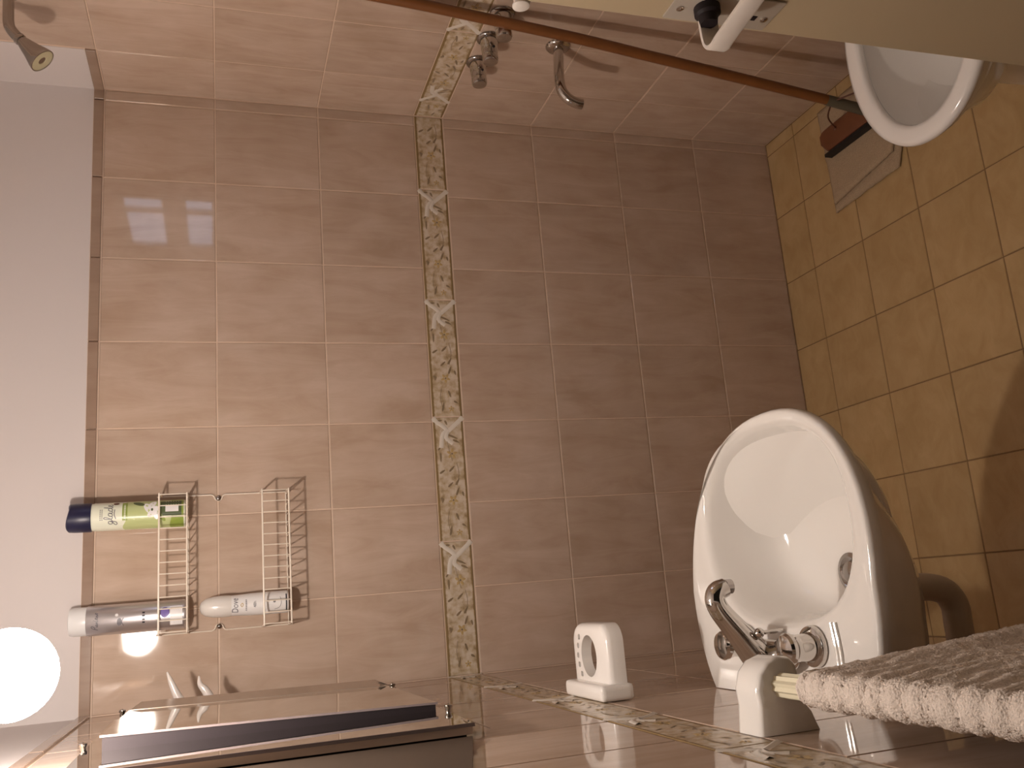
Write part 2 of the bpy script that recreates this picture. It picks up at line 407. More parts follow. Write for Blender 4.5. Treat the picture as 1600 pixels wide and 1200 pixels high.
# ------------------------------------------------------------------ door leaf standing open on the right
DX = -.53; DY = -1.2
door = struct('door_1', box(NB(), (DX, YN + .02, .012), (DX + .04, DY, 2.03), .002), M['door'])
tag(door, 'cream painted door leaf standing open, lever handle on its face')
bm = NB(); box(bm, (DX - .0035, -1.266, .872), (DX - .0005, -1.207, 1.022), .0015); h = finish('handle_plate', bm, M['plate'], door)
bm = NB(); box(bm, (DX - .0042, -1.2345, .896), (DX - .003, -1.2255, .915), .0004); lathe(bm, [(.0035, 0), (.0035, .0008)], (DX - .0035, -1.230, .918), (-1, 0, 0), 12); finish('keyhole', bm, M['dark'], h)
for z in (.884, 1.008):
    bm = lathe(NB(), [(.005, 0), (.005, .001), (.003, .0022), (0, .0024)], (DX - .0035, -1.2295, z), (-1, 0, 0), 14); finish('screw', bm, M['chrome'], h)
bm = NB(); lathe(bm, [(.017, 0), (.017, .010), (.013, .013), (.011, .024)], (DX - .0035, -1.238, .974), (-1, 0, 0), 20); finish('shade_rose', bm, M['dark'], h)  # dark piece put in for the black shade between plate and lever
# flat bent lever
bm = NB(); path = smoothpath([(DX - .004, -1.228, .968), (DX - .030, -1.226, .967), (DX - .052, -1.228, .966), (DX - .061, -1.240, .966), (DX - .060, -1.262, .968), (DX - .056, -1.32, .970), (DX - .052, -1.36, .972)], 5)
rings = []
for i, p in enumerate(path):
    d = (path[min(i + 1, len(path) - 1)] - path[max(0, i - 1)]).normalized(); nn = Vector((-d.y, d.x, 0)).normalized() * .0035; hh = Vector((0, 0, .0135))
    rings.append([p + nn + hh * .8, p + nn * .6 + hh, p - nn * .6 + hh, p - nn + hh * .8, p - nn - hh * .8, p - nn * .6 - hh, p + nn * .6 - hh, p + nn - hh * .8])
loft(bm, rings); finish('lever', bm, M['dhandle'], door, ang=50)
bm = lathe(NB(), [(.011, 0), (.011, .002), (.008, .004), (0, .0045)], (DX - .001, -1.192, 1.211), (-1, 0, 0), 20)
bmesh.ops.translate(bm, verts=bm.verts, vec=(.001, 0, 0)); box(bm, (DX, -1.2, 1.200), (DX + .02, -1.184, 1.218), .002)
finish('bolt_knob', bm, M['dhandle'], door)
for z in (.35, 1.75):
    bm = tube(NB(), [(DX + .02, YN + .012, z - .05), (DX + .02, YN + .012, z + .05)], .008, 10); finish('hinge', bm, M['plate'], door)

# ------------------------------------------------------------------ lamp on the left wall, glare shell around its capsule
lamp = thing('wall_lamp', 'lit wall lamp above the mirror, with an added round glare shell', 'lamp', (XL, -.9025, 1.79))
bm = lathe(NB(), [(.045, .001), (.045, .012), (.030, .02), (.022, .03)], (XL, -.9025, 1.97), (1, 0, 0), 28); child('base', bm, M['dhandle'], lamp)
bm = NB(); tube(bm, [(XL + .02, -.9025, 1.97), (XL + .08, -.9025, 1.972), (XL + .115, -.9025, 1.955), (XL + .126, -.9025, 1.92), (XL + .127, -.9025, 1.862)], .009, 14, 5); child('arm', bm, M['dhandle'], lamp)
bm = lathe(NB(), [(.026, 0), (.030, .004), (.028, .016), (.012, .022)], (BULB.x, -.9025, 1.846), (0, 0, 1), 28); child('gallery', bm, M['dhandle'], lamp)
gm = bpy.data.materials.new('glare_shell_glow'); gm.use_nodes = True; t = gm.node_tree; t.nodes.clear()
o_ = t.nodes.new('ShaderNodeOutputMaterial'); tr = t.nodes.new('ShaderNodeBsdfTransparent'); em = t.nodes.new('ShaderNodeEmission'); ads = t.nodes.new('ShaderNodeAddShader')
tr.inputs[0].default_value = (.95, .95, .95, 1)
em.inputs[0].default_value = (1.0, .90, .80, 1); em.inputs[1].default_value = GLARE_GLOW; t.links.new(tr.outputs[0], ads.inputs[0]); t.links.new(em.outputs[0], ads.inputs[1]); t.links.new(ads.outputs[0], o_.inputs[0])
bm = sphere(NB(), BULB + Vector((.006, 0, .019)), .053, 32, 20); child('glare_shell', bm, gm, lamp)  # added glowing shell, imitates the glare around the small capsule
ld = bpy.data.lights.new('lamp_capsule', 'POINT'); ld.energy = BULB_POWER; ld.color = LAMP_COL; ld.shadow_soft_size = .013
lo = bpy.data.objects.new('lamp_capsule', ld); COL.objects.link(lo); lo.parent = lamp; lo.location = BULB - Vector((XL, -.9025, 1.79))

# ------------------------------------------------------------------ wash basin
ZS = .80; XC, YC = -1.27, -.925; A_, B_ = .258, .234
def se(t, a, b, n): 
    c, s = math.cos(t), math.sin(t)
    return a * math.copysign(abs(c) ** (2 / n), c), b * math.copysign(abs(s) ** (2 / n), s)
NB_ = 72
def outline(scale, z, dx=0, shear=.04):
    """oval cut off flat by the wall"""
    r = []
    for k in range(NB_):
        x, y = se(2 * PI * k / NB_, A_ * scale, B_ * scale, 2.25)
        X = XC + x + dx; Y = YC + y - shear * max(0, x / A_) 
        r.append(Vector((max(X, XL + .001), Y, z)))
    return r
def bowl(scale, z, cx=-1.178, cy=-.942, nx=2.45, aa=.143, bb=.182, sx=1.0):
    r = []
    for k in range(NB_):
        x, y = se(2 * PI * k / NB_, aa * scale * sx, bb * scale, nx); r.append(Vector((cx + x, cy + y, z)))
    return r
sink = thing('wash_basin', 'white oval porcelain wash basin on the left wall under the tiled mirror', 'basin', (XL, YC, .58))
rings = [outline(.26, .622, -.095), outline(.42, .626, -.075), outline(.58, .645, -.058), outline(.72, .684, -.044), outline(.85, .732, -.028), outline(.94, .764, -.012), outline(.985, .778, -.002), outline(1.0, .787), outline(1.0, .795), outline(.99, .7995), outline(.975, .801)]
def mixr(a, b, t): return [p.lerp(q, t) for p, q in zip(a, b)]
rim = outline(.975, .801); inn = bowl(1.06, .7985)
rings += [mixr(rim, inn, .35), mixr(rim, inn, .75), bowl(1.06, .7985), bowl(1.02, .795), bowl(.99, .786)]
for s, z, dx in ((.965, .770, 0), (.93, .745, -.003), (.88, .718, -.010), (.80, .695, -.022), (.68, .678, -.038), (.50, .668, -.055), (.28, .663, -.070), (.135, .661, -.078)):
    rings.append(bowl(s, z, cx=-1.178 + dx, nx=2.45 - (1 - s) * .4))
bm = NB(); loft(bm, rings); child('basin_body', bm, M['porc'], sink, ang=75)
sc = (-1.257, -.942)
bm = lathe(NB(), [(.030, 0), (.030, .003), (.024, .0045), (.021, .002), (.017, .001), (.0165, .005), (.006, .0075), (0, .008)], (sc[0], sc[1], .6615), (0, 0, 1), 32); child('drain_plug', bm, M['darkchrome'], sink)
# raised ledge lines on the deck
for y in (-1.062, -1.070):
    bm = tube(NB(), [(-1.405, y, .8005), (-1.36, y - .004, .8012), (-1.318, y + .001, .8005)], .0028, 8, 4); child('deck_ridge', bm, M['porc'], sink)

# faucet
fa = thing('basin_faucet', 'chrome two handle basin faucet with a curved spout', 'faucet', (-1.368, -.925, .80))
bm = NB(); tube(bm, [(-1.378, -.925, .803, .026), (-1.376, -.925, .816, .026), (-1.364, -.924, .832, .0245), (-1.340, -.922, .850, .0205), (-1.314, -.921, .870, .0170), (-1.294, -.920, .884, .0155), (-1.279, -.920, .889, .0150), (-1.268, -.920, .884, .0146), (-1.263, -.920, .871, .0140)], None, 20, 5)
child('spout', bm, M['chrome'], fa, ang=60)
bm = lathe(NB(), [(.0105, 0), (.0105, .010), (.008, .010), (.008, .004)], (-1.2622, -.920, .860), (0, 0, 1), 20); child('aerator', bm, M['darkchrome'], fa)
bm = NB(); sphere(bm, (-1.366, -.935, .817), .03, 24, 12, (.85, 2.2, .52)); child('body', bm, M['chrome'], fa)
bm = NB(); tube(bm, [(-1.330, -.945, .80), (-1.330, -.945, .835)], .003, 8); sphere(bm, (-1.330, -.945, .839), .0075, 14, 8); child('plug_rod', bm, M['chrome'], fa)
for yk in (-.850, -1.018):
    bm = lathe(NB(), [(.028, .0), (.0285, .003), (.027, .007), (.022, .009), (.0195, .009)], (-1.350, yk, .8008), (0, 0, 1), 32); fl = child('flange', bm, M['chrome'], fa)
    bm = lathe(NB(), [(.0175, 0), (.0190, .003), (.0180, .020), (.0195, .029), (.0215, .032), (.0215, .037), (.019, .041), (.008, .043), (0, .0432)], (-1.350, yk, .809), (0, 0, 1), 32); child('tap_handle', bm, M['chrome'], fa, ang=25)

# waste pipe and trap under the basin
tp = thing('waste_pipe', 'white plastic waste trap curving under the basin', 'pipe', (-1.29, -.92, .45))
bm = NB(); tube(bm, [(-1.292, -.92, .622), (-1.290, -.92, .58), (-1.289, -.92, .54), (-1.290, -.92, .505), (-1.300, -.92, .476), (-1.322, -.92, .462), (-1.345, -.92, .462), (-1.37, -.92, .462), (XL + .001, -.92, .462)], .0215, 20, 4)
child('trap_pipe', bm, M['pipe'], tp)
bm = lathe(NB(), [(.026, 0), (.027, .004), (.027, .024), (.026, .028)], (-1.290, -.92, .570), (0, 0, 1), 24); child('nut', bm, M['pipe'], tp)
bm = lathe(NB(), [(.038, 0), (.037, .006), (.023, .010)], (XL + .0005, -.92, .462), (1, 0, 0), 24); child('wall_flange', bm, M['pipe'], tp)

# ------------------------------------------------------------------ mirror unit on the left wall
mc = thing('wall_mirror', 'frameless two layer mirror clipped to the left wall beside the lamp', 'mirror', (XL, -.62, 1.5))
Z0, Z1 = 1.262, 1.752
child('backing', box(NB(), (XL + .0003, -.905, Z0 + .008), (XL + .0145, -.335, Z1 - .008)), M['dark'], mc, smooth=False)
child('edge_band', box(NB(), (XL + .0050, -.916, Z0 + .002), (XL + .0150, -.906, Z1 - .002)), M['brownedge'], mc, smooth=False)
child('mirror_pane', box(NB(), (XL + .0150, -.92, Z0), (XL + .0196, -.33, Z1), .0006, 1), M['mirror'], mc, smooth=False)
FX = XL + .0196
def panel(c, t):
    # c: near-bottom, near-top, far-bottom, far-top on the room side; t thickness toward the wall
    b_ = NB(); v = [b_.verts.new(p) for p in c] + [b_.verts.new((p[0] - t, p[1], p[2])) for p in c]
    for q in ((0, 2, 3, 1), (4, 5, 7, 6), (0, 1, 5, 4), (2, 6, 7, 3), (0, 4, 6, 2), (1, 3, 7, 5)): b_.faces.new([v[i] for i in q])
    bmesh.ops.recalc_face_normals(b_, faces=b_.faces); return b_
# centre pane: stands proud, leaning out at the top and at its near edge, dark body behind
child('centre_pane', panel([(FX + .0115, -.75, 1.272), (FX + .0200, -.75, 1.728), (FX + .0060, -.335, 1.272), (FX + .0130, -.335, 1.728)], .003), M['mirror'], mc, smooth=False)
b_ = NB(); v = [b_.verts.new(p) for p in ((FX, -.7498, 1.275), (FX, -.7498, 1.725), (FX, -.37, 1.275), (FX, -.37, 1.725), (FX + .0084, -.7498, 1.275), (FX + .0168, -.7498, 1.725), (FX + .0028, -.37, 1.275), (FX + .0098, -.37, 1.725))]
for q in ((0, 1, 3, 2), (4, 6, 7, 5), (0, 4, 5, 1), (2, 3, 7, 6), (0, 2, 6, 4), (1, 5, 7, 3)): b_.faces.new([v[i] for i in q])
bmesh.ops.recalc_face_normals(b_, faces=b_.faces); child('centre_body', b_, M['dark'], mc, smooth=False)
child('glass_edge', panel([(FX + .0118, -.7515, 1.272), (FX + .0203, -.7515, 1.728), (FX + .0118, -.7502, 1.272), (FX + .0203, -.7502, 1.728)], .0030), M['bevel'], mc, smooth=False)
# far wing, turned a little into the room
child('far_wing', panel([(FX + .0065, -.333, 1.274), (FX + .0135, -.333, 1.726), (FX + .0150, -.275, 1.288), (FX + .0210, -.275, 1.712)], .003), M['wing'], mc, smooth=False)
child('glass_edge', box(NB(), (FX - .0046, -.9215, Z0), (FX, -.92, Z1)), M['bevel'], mc, smooth=False)
child('dark_reflection_panel', panel([(XL + .0035, -1.17, 1.333), (XL + .0035, -1.17, Z1 - .004), (XL + .0035, -.921, 1.266), (XL + .0035, -.921, Z1 - .004)], .003), M['darkreflect'], mc, smooth=False)  # added panel, its dark brown stands in for a dark reflection
for (y, z, x) in ((-.880, Z0, FX), (-.300, 1.282, FX + .012)):
    b_ = panel([(x - .012, y - .020, z - .026), (x + .0012, y - .020, z + .004), (x - .012, y + .016, z - .026), (x + .0012, y + .016, z + .004)], .0012)
    child('clip', b_, M['chrome'], mc, smooth=False)
for (x, y, z) in ((FX + .004, -.338, 1.266), (FX + .010, -.338, 1.738), (FX + .004, -.775, 1.262), (FX + .002, -.70, Z1 + .002)):
    bm = lathe(NB(), [(.004, -.006), (.004, 0), (.0055, .002), (.0055, .005), (0, .007)], (x, y, z), (1, 0, 0), 14); child('hinge_knob', bm, M['darkchrome'], mc)

# white hooks near the corner
hk = thing('robe_hook', 'white double hook on the left wall near the far corner', 'hook', (XL, -.21, 1.64))
child('hook_plate', box(NB(), (XL + .0003, -.228, 1.57), (XL + .006, -.192, 1.68), .002), M['pearl'], hk)
for (dx, z0, z1, y) in ((.0845, 1.632, 1.672, -.214), (.0705, 1.580, 1.615, -.200)):
    bm = NB(); tube(bm, [(XL + .004, y, z0, .0105), (XL + .022, y, z0 + .012, .0095), (XL + .042, y, z0 + .023, .0078), (XL + dx * .78, y, z0 + .033, .0052), (XL + dx, y, z1, .0016)], None, 16, 5)
    child('prong', bm, M['pearl'], hk, ang=80)

# ------------------------------------------------------------------ toothbrush and tumbler holder
tb = thing('toothbrush_holder', 'white ceramic tumbler and toothbrush holder with oval hole on border tiles', 'holder', (XL, -.675, .98))
# plate with oval hole and five slots, lofted by hand on a grid so that the openings are real
ZT, ZB = .992, .962
X0, X1, Y0, Y1 = XL + .012, -1.306, -.742, -.591
hole = (-1.3585, -.664, .0335, .0325)
slots = [(-1.3285, -.6265), (-1.343, -.6185), (-1.359, -.6155), (-1.374, -.6185), (-1.389, -.6265)]
def rounded(off, n=10):
    pts = []; r1, r2 = .034, .030
    def arc(cx, cy, r, a0, a1):
        for k in range(n + 1):
            a = a0 + (a1 - a0) * k / n; pts.append((cx + r * math.cos(a), cy + r * math.sin(a)))
    arc(X1 - r1, Y1 - r1, r1 - off, 0, PI / 2)
    pts.append((X0, Y1 - off)); pts.append((X0, Y0 + off))
    arc(X1 - r2, Y0 + r2, r2 - off, -PI / 2, 0)
    return pts
bm = NB()
from mathutils.geometry import delaunay_2d_cdt
outer = rounded(.010)
loops = [outer] + [[(hole[0] + hole[2] * math.cos(2 * PI * k / 36), hole[1] + hole[3] * math.sin(2 * PI * k / 36)) for k in range(36)]]
for sx_, sy_ in slots:
    loops.append([(sx_ + .0045 * math.copysign(abs(math.cos(t)) ** .5, math.cos(t)), sy_ + .0050 * math.copysign(abs(math.sin(t)) ** .5, math.sin(t))) for t in [2 * PI * (k + .5) / 12 for k in range(12)]])
V2 = []; E2 = []
for lp in loops:
    b0 = len(V2); V2 += [Vector(p) for p in lp]; E2 += [(b0 + k, b0 + (k + 1) % len(lp)) for k in range(len(lp))]
vo, eo, fo, *_r = delaunay_2d_cdt(V2, E2, [], 0, 1e-7)
def inside(p, lp):
    c = False
    for (x1, y1), (x2, y2) in zip(lp, lp[1:] + lp[:1]):
        if (y1 > p[1]) != (y2 > p[1]) and p[0] < (x2 - x1) * (p[1] - y1) / (y2 - y1) + x1: c = not c
    return c
tv = [bm.verts.new((p.x, p.y, ZT)) for p in vo]
for f in fo:
    c = sum((vo[i] for i in f), Vector((0, 0))) / len(f)
    if inside(c, loops[0]) and not any(inside(c, l) for l in loops[1:]): bm.faces.new([tv[i] for i in f])
bmesh.ops.delete(bm, geom=[v for v in bm.verts if not v.link_faces], context='VERTS')
bmesh.ops.recalc_face_normals(bm, faces=bm.faces)
def wallring(pairs):
    """pairs: list of (loop, z) rings"""
    vs = [[bm.verts.new((x, y, z)) for x, y in lp] for lp, z in pairs]
    for a, b in zip(vs, vs[1:]):
        for k in range(len(a)):
            bm.faces.new((a[k], a[(k + 1) % len(a)], b[(k + 1) % len(a)], b[k]))
wallring([(rounded(.010), ZT), (rounded(.0055), ZT - .0012), (rounded(.002), ZT - .0045), (rounded(0), ZT - .010), (rounded(0), ZB)])
for lp in loops[1:]: wallring([(lp, ZT), (lp, ZB + .012)])
wallring([(rounded(0), ZB), (rounded(.006), ZB)])
bmesh.ops.remove_doubles(bm, verts=bm.verts, dist=1e-5)
bmesh.ops.recalc_face_normals(bm, faces=bm.faces)
child('holder_plate', bm, M['plastic'], tb, ang=50)
bm = box(NB(), (XL + .0004, -.752, .955), (XL + .026, -.590, 1.012), .009, 4); child('wall_base', bm, M['plastic'], tb, ang=60)

# ------------------------------------------------------------------ towel rail and towel
tr_ = thing('towel_rail', 'white porcelain towel rail with ivory ribbed bar on the left wall', 'towel rail', (XL, -1.4, .96))
PR = [(XL + .0004, 1.002), (XL + .03, .9985), (-1.375, 1.000), (-1.357, .994), (-1.345, .982), (-1.340, .966), (-1.342, .952), (-1.349, .945), (-1.362, .943), (-1.378, .944), (-1.395, .939), (-1.407, .930), (XL + .0004, .922)]
for y0, y1 in ((-1.131, -1.183), (-1.745, -1.797)):
    ymid = (y0 + y1) / 2; rings = []
    cx = sum(p[0] for p in PR) / len(PR); cz = sum(p[1] for p in PR) / len(PR)
    for s, yy in ((.90, y0), (.97, y0 - .003), (1, y0 - .008), (1, y1 + .008), (.97, y1 + .003), (.90, y1)):
        rings.append([Vector((min(cx + (x - cx) * s, 9) if x > XL + .01 else x, yy, cz + (z - cz) * s)) for x, z in PR])
    bm = NB(); loft(bm, rings)
    child('bracket', bm, M['porc'], tr_, ang=60)
bm = NB(); n = 40; rings = []
for yy in (-1.176, -1.75):
    rings.append([Vector((-1.372 + (.0128 + .0012 * math.cos(10 * 2 * PI * k / n)) * math.cos(2 * PI * k / n), yy, .968 + (.0128 + .0012 * math.cos(10 * 2 * PI * k / n)) * math.sin(2 * PI * k / n))) for k in range(n)])
loft(bm, rings); child('ribbed_bar', bm, M['bar'], tr_, ang=30)

NY, NS = 300, 330
tw = NB(); grid = []
YA, YB = -1.240, -1.70
for j in range(NY + 1):
    v = j / NY; y = YA + (YB - YA) * v; row = []
    for i in range(NS + 1):
        s = i / NS
        # profile: front hang up to the bar, over it, down the back
        if s < .58:
            q = s / .58; z = .30 + q * (.962 - .30); hang = 1 - q
            x = -1.3555 + .040 * hang + .010 * hang * math.sin(v * 17 + 1.0) * min(1, hang * 3) + .006 * hang * math.sin(v * 41 + z * 6)
            yy = y + (.006 + .035 * v) * hang * math.sin(z * 7) * .3 + .030 * hang * (1 - v)
            nx, nz = 1, 0
        elif s < .70:
            a = (s - .58) / .12 * PI; x = -1.372 + .0160 * math.cos(a); z = .967 + .0160 * math.sin(a); yy = y; nx, nz = math.cos(a), math.sin(a)
        else:
            q = (s - .70) / .30; z = .962 - q * .34; x = -1.3882 - .004 * q + .003 * q * math.sin(v * 23); yy = y + .006 * q; nx, nz = -1, 0
        fold = 1 if s > .5 else .4
        P_ = Vector((x, yy, z))
        rp = .0011 * math.sin(yy * 210 + z * 30 + 2.5 * noise.noise(P_ * 30)) * (1 if .48 < s < .72 else .25)
        d = rp + .0010 * noise.noise(P_ * 60) + .0009 * noise.noise(P_ * 260) + .0011 * noise.noise(P_ * 620)
        row.append(tw.verts.new((x + nx * d, yy + .0012 * noise.noise(P_ * 300), z + nz * d)))
    grid.append(row)
for j in range(NY):
    for i in range(NS):
        tw.faces.new((grid[j][i], grid[j + 1][i], grid[j + 1][i + 1], grid[j][i + 1]))
towel = finish('towel', tw, M['terry'], ang=180)
md = towel.modifiers.new('thickness', 'SOLIDIFY'); md.thickness = .0035; md.offset = -1
tag(towel, 'fluffy cream terry towel hanging over the ribbed rail', 'towel')

# ------------------------------------------------------------------ wire caddy on the far wall
cd = thing('wire_caddy', 'cream wire two tier shower caddy screwed to the far wall', 'caddy', (-1.128, 0, 1.42))
RW = .0016
xa, xb = -.982, -1.275
for sx_, xo in ((xa, 1), (xb, -1)):
    ky = -.0045
    bm = NB(); tube(bm, [(sx_, ky, 1.705), (sx_, ky, 1.608), (sx_, ky, 1.592), (sx_ - xo * .004, ky, 1.586), (sx_ - xo * .010, ky, 1.5835), (sx_ - xo * .013, ky, 1.577), (sx_ - xo * .010, ky, 1.5705), (sx_ - xo * .004, ky, 1.568), (sx_, ky, 1.562), (sx_, ky, 1.548), (sx_, ky, 1.422)], RW, 8, 4)
    child('side_wire', bm, M['wire'], cd)
    bm = lathe(NB(), [(.0035, 0), (.0055, .0035), (.0055, .006), (.002, .0085), (0, .0085)], (sx_ - xo * .0085, -.001, 1.577), (0, -1, 0), 16); child('screw', bm, M['darkchrome'], cd)
for (zt, zb) in ((1.695, 1.640), (1.487, 1.431)):
    yf = -.098
    bm = NB(); tube(bm, [(xa, -.005, zt), (xa - .0015, -.05, zt), (xa - .004, yf, zt), (xa - .012, yf, zt), (xb + .012, yf, zt), (xb + .004, yf, zt), (xb + .0015, -.05, zt), (xb, -.005, zt)], .0019, 8); child('top_rail', bm, M['wire'], cd)
    bm = NB(); tube(bm, [(xa, -.005, zb), (xa - .004, yf, zb), (xb + .004, yf, zb), (xb, -.005, zb)], .0019, 8); child('bottom_rail', bm, M['wire'], cd)
    bm = NB(); tube(bm, [(xa, -.005, zb), (xb, -.005, zb)], RW, 8); child('back_rail', bm, M['wire'], cd)
    n = 13
    for i in range(n):
        x = xa - .006 + (xb - xa + .012) * i / (n - 1)
        bm = NB(); tube(bm, [(x, yf, zt), (x, yf, zb + .004), (x, yf + .004, zb - .001), (x, -.005, zb - .001)], .0013, 6)
        child('rung', bm, M['wire'], cd)

# labels wrapped on cylinders ------------------------------------------
class Can:
    def __init__(s, root, c, r, z0, a0=0):
        s.root, s.c, s.r, s.z0, s.a0 = root, c, r, z0, a0
    def pt(s, u, v, lift=.0003):
        a = u / s.r + s.a0; R_ = s.r + lift
        return Vector((s.c[0] + R_ * math.sin(a), s.c[1] - R_ * math.cos(a), s.z0 + v))
    def patch(s, name, u0, u1, v0, v1, m_, lift=.0003, n=14, wav=0, parent=None):
        b_ = NB(); prev = None
        for i in range(n + 1):
            u = u0 + (u1 - u0) * i / n; top = v1 + wav * math.sin(i * .9)
            cur = (b_.verts.new(s.pt(u, v0, lift)), b_.verts.new(s.pt(u, top, lift)))
            if prev: b_.faces.new((prev[0], cur[0], cur[1], prev[1]))
            prev = cur
        return child(name, b_, m_, s.root)
    def poly(s, name, pts, m_, lift=.0005, parent=None):
        b_ = NB(); c = (sum(p[0] for p in pts) / len(pts), sum(p[1] for p in pts) / len(pts)); cv = b_.verts.new(s.pt(*c, lift)); vs = [b_.verts.new(s.pt(*p, lift)) for p in pts]
        for k in range(len(vs)): b_.faces.new((cv, vs[k], vs[(k + 1) % len(vs)]))
        return child(name, b_, m_, s.root)
    def ell(s, name, u, v, a, b, m_, ang=0, lift=.0005, n=20):
        return s.poly(name, [(u + a * math.cos(t) * math.cos(ang) - b * math.sin(t) * math.sin(ang), v + a * math.cos(t) * math.sin(ang) + b * math.sin(t) * math.cos(ang)) for t in [2 * PI * k / n for k in range(n)]], m_, lift)
    def strokes(s, name, lines, wd, m_, ox=0, oy=0, sc=1, lift=.0006, sub=5, sl=0):
        b_ = NB()
        for ln in lines:
            P = [(p[0] + sl * p[1], p[1]) for p in ln]
            pts = smoothpath([(p[0] * sc + ox, p[1] * sc + oy, 0) for p in P], sub) if len(P) > 2 else [Vector((p[0] * sc + ox, p[1] * sc + oy, 0)) for p in P]; prev = None
            for i, p in enumerate(pts):
                d = (pts[min(i + 1, len(pts) - 1)] - pts[max(0, i - 1)]).normalized(); q = Vector((-d.y, d.x, 0)) * wd / 2
                cur = (b_.verts.new(s.pt(p.x + q.x, p.y + q.y, lift)), b_.verts.new(s.pt(p.x - q.x, p.y - q.y, lift)))
                if prev: b_.faces.new((prev[0], prev[1], cur[1], cur[0]))
                prev = cur
        return child(name, b_, m_, s.root)
    def text(s, name, txt, size, u, v, m_, lift=.0006, shear=0, sx=1):
        cu = bpy.data.curves.new('t', 'FONT'); cu.body = txt; cu.size = size; cu.align_x = 'CENTER'; cu.align_y = 'CENTER'; cu.shear = shear
        to = bpy.data.objects.new('t', cu); COL.objects.link(to)
        bpy.context.view_layer.update()
        me = bpy.data.meshes.new_from_object(to.evaluated_get(bpy.context.evaluated_depsgraph_get()))
        b_ = NB(); b_.from_mesh(me); bmesh.ops.triangulate(b_, faces=b_.faces)
        bmesh.ops.subdivide_edges(b_, edges=[e for e in b_.edges if e.calc_length() > size * .3], cuts=1); bmesh.ops.triangulate(b_, faces=b_.faces)
        for vv in b_.verts: vv.co = s.pt(vv.co.x * sx + u, vv.co.y + v, lift)
        bpy.data.objects.remove(to); bpy.data.meshes.remove(me)
        return child(name, b_, m_, s.root, smooth=False)

# air freshener can
gx, gy, gz = -1.0245, -.052, 1.6435
g1 = thing('air_freshener_can', 'pale green spray can with navy cap at the right end of the upper basket', 'spray can', (gx, gy, gz))
bm = lathe(NB(), [(.0265, 0), (.0288, .002), (.0290, .004), (.0290, .178), (.0275, .186), (.026, .189)], (gx, gy, gz), seg=48); child('can_body', bm, M['labelw'], g1)
bm = lathe(NB(), [(.0292, .184), (.0300, .186), (.0300, .214), (.0292, .2265), (.027, .2285), (.0255, .226), (0, .226)], (gx, gy, gz), seg=48)
for vv in bm.verts:
    if vv.co.z > gz + .22: vv.co.z += .003 * math.sin(math.atan2(vv.co.y - gy, vv.co.x - gx) * 2)
child('cap', bm, M['blue'], g1)
c1 = Can(g1, (gx, gy), .0290, gz, math.radians(8))
c1.patch('label_panel', -.045, .045, .004, .120, M['labelg'], wav=.004)
c1.patch('label_panel', -.045, .045, .004, .030, M['green'], lift=.0004, wav=.002)
c1.patch('label_band', -.016, .026, .114, .124, M['green'], lift=.0005)
c1.patch('label_panel', -.010, .026, .008, .050, M['dgreen'], lift=.0005)
c1.patch('label_panel', -.002, .013, .014, .040, M['petal'], lift=.0007)
for k in range(6): c1.strokes('lettering', [[(.014, .014 + k * .005), (.024, .014 + k * .005)]], .0012, M['labelw'], lift=.0007)
for (u, v, a, b, an) in ((.008, .074, .013, .007, .5), (-.002, .066, .012, .006, 2.4), (.016, .066, .012, .006, -.6), (.006, .060, .010, .006, 1.5), (-.008, .058, .009, .005, 3.3)):
    c1.ell('petal', u, v, a, b, M['petal'], an, lift=.0006)
c1.ell('leaf', .020, .092, .012, .005, M['dgreen'], 1.2, lift=.0006); c1.ell('leaf', -.012, .048, .012, .004, M['green'], .7, lift=.0006)
c1.ell('flower_centre', .004, .066, .003, .0022, M['dgreen'], 0, lift=.0008)
c1.ell('emblem', .024, .136, .004, .006, M['rustwire'], 0)
GL = [  # g l a d e in joined script, letter height about 1
    [(1.0, .9), (.55, 1.0), (.2, .6), (.4, .1), (.8, .2), (1.0, .8), (1.0, .2), (.8, -.7), (.3, -1.0), (.0, -.7), (.4, -.2), (1.2, .15)],
    [(1.2, .15), (1.6, .6), (1.95, 1.7), (1.75, 2.1), (1.5, 1.6), (1.55, .4), (1.8, .05), (2.2, .2)],
    [(3.0, .85), (2.5, 1.0), (2.15, .5), (2.35, .05), (2.75, .2), (3.0, .9), (2.95, .2), (3.2, .05), (3.5, .3)],
    [(4.3, .85), (3.8, 1.0), (3.45, .5), (3.65, .05), (4.05, .2), (4.4, 1.1), (4.5, 2.1), (4.3, .6), (4.45, .05), (4.7, .2)],
    [(4.7, .3), (5.1, .55), (5.25, .9), (5.0, 1.05), (4.75, .6), (4.95, .05), (5.3, .1), (5.6, .4)],
    [(1.5, -.7), (2.6, -.35), (3.9, -.45)]]
c1.strokes('lettering', GL, .0015, M['inkg'], ox=-.0245, oy=.142, sc=.0083)
for v in (.166, .1625): c1.strokes('lettering', [[(-.014 + k * .004, v), (-.0115 + k * .004, v)] for k in range(6)], .0016, M['inkg'])
c1.strokes('lettering', [[(-.012 + k * .004, .119), (-.0095 + k * .004, .119)] for k in range(8)], .0035, M['labelw'], lift=.0008)

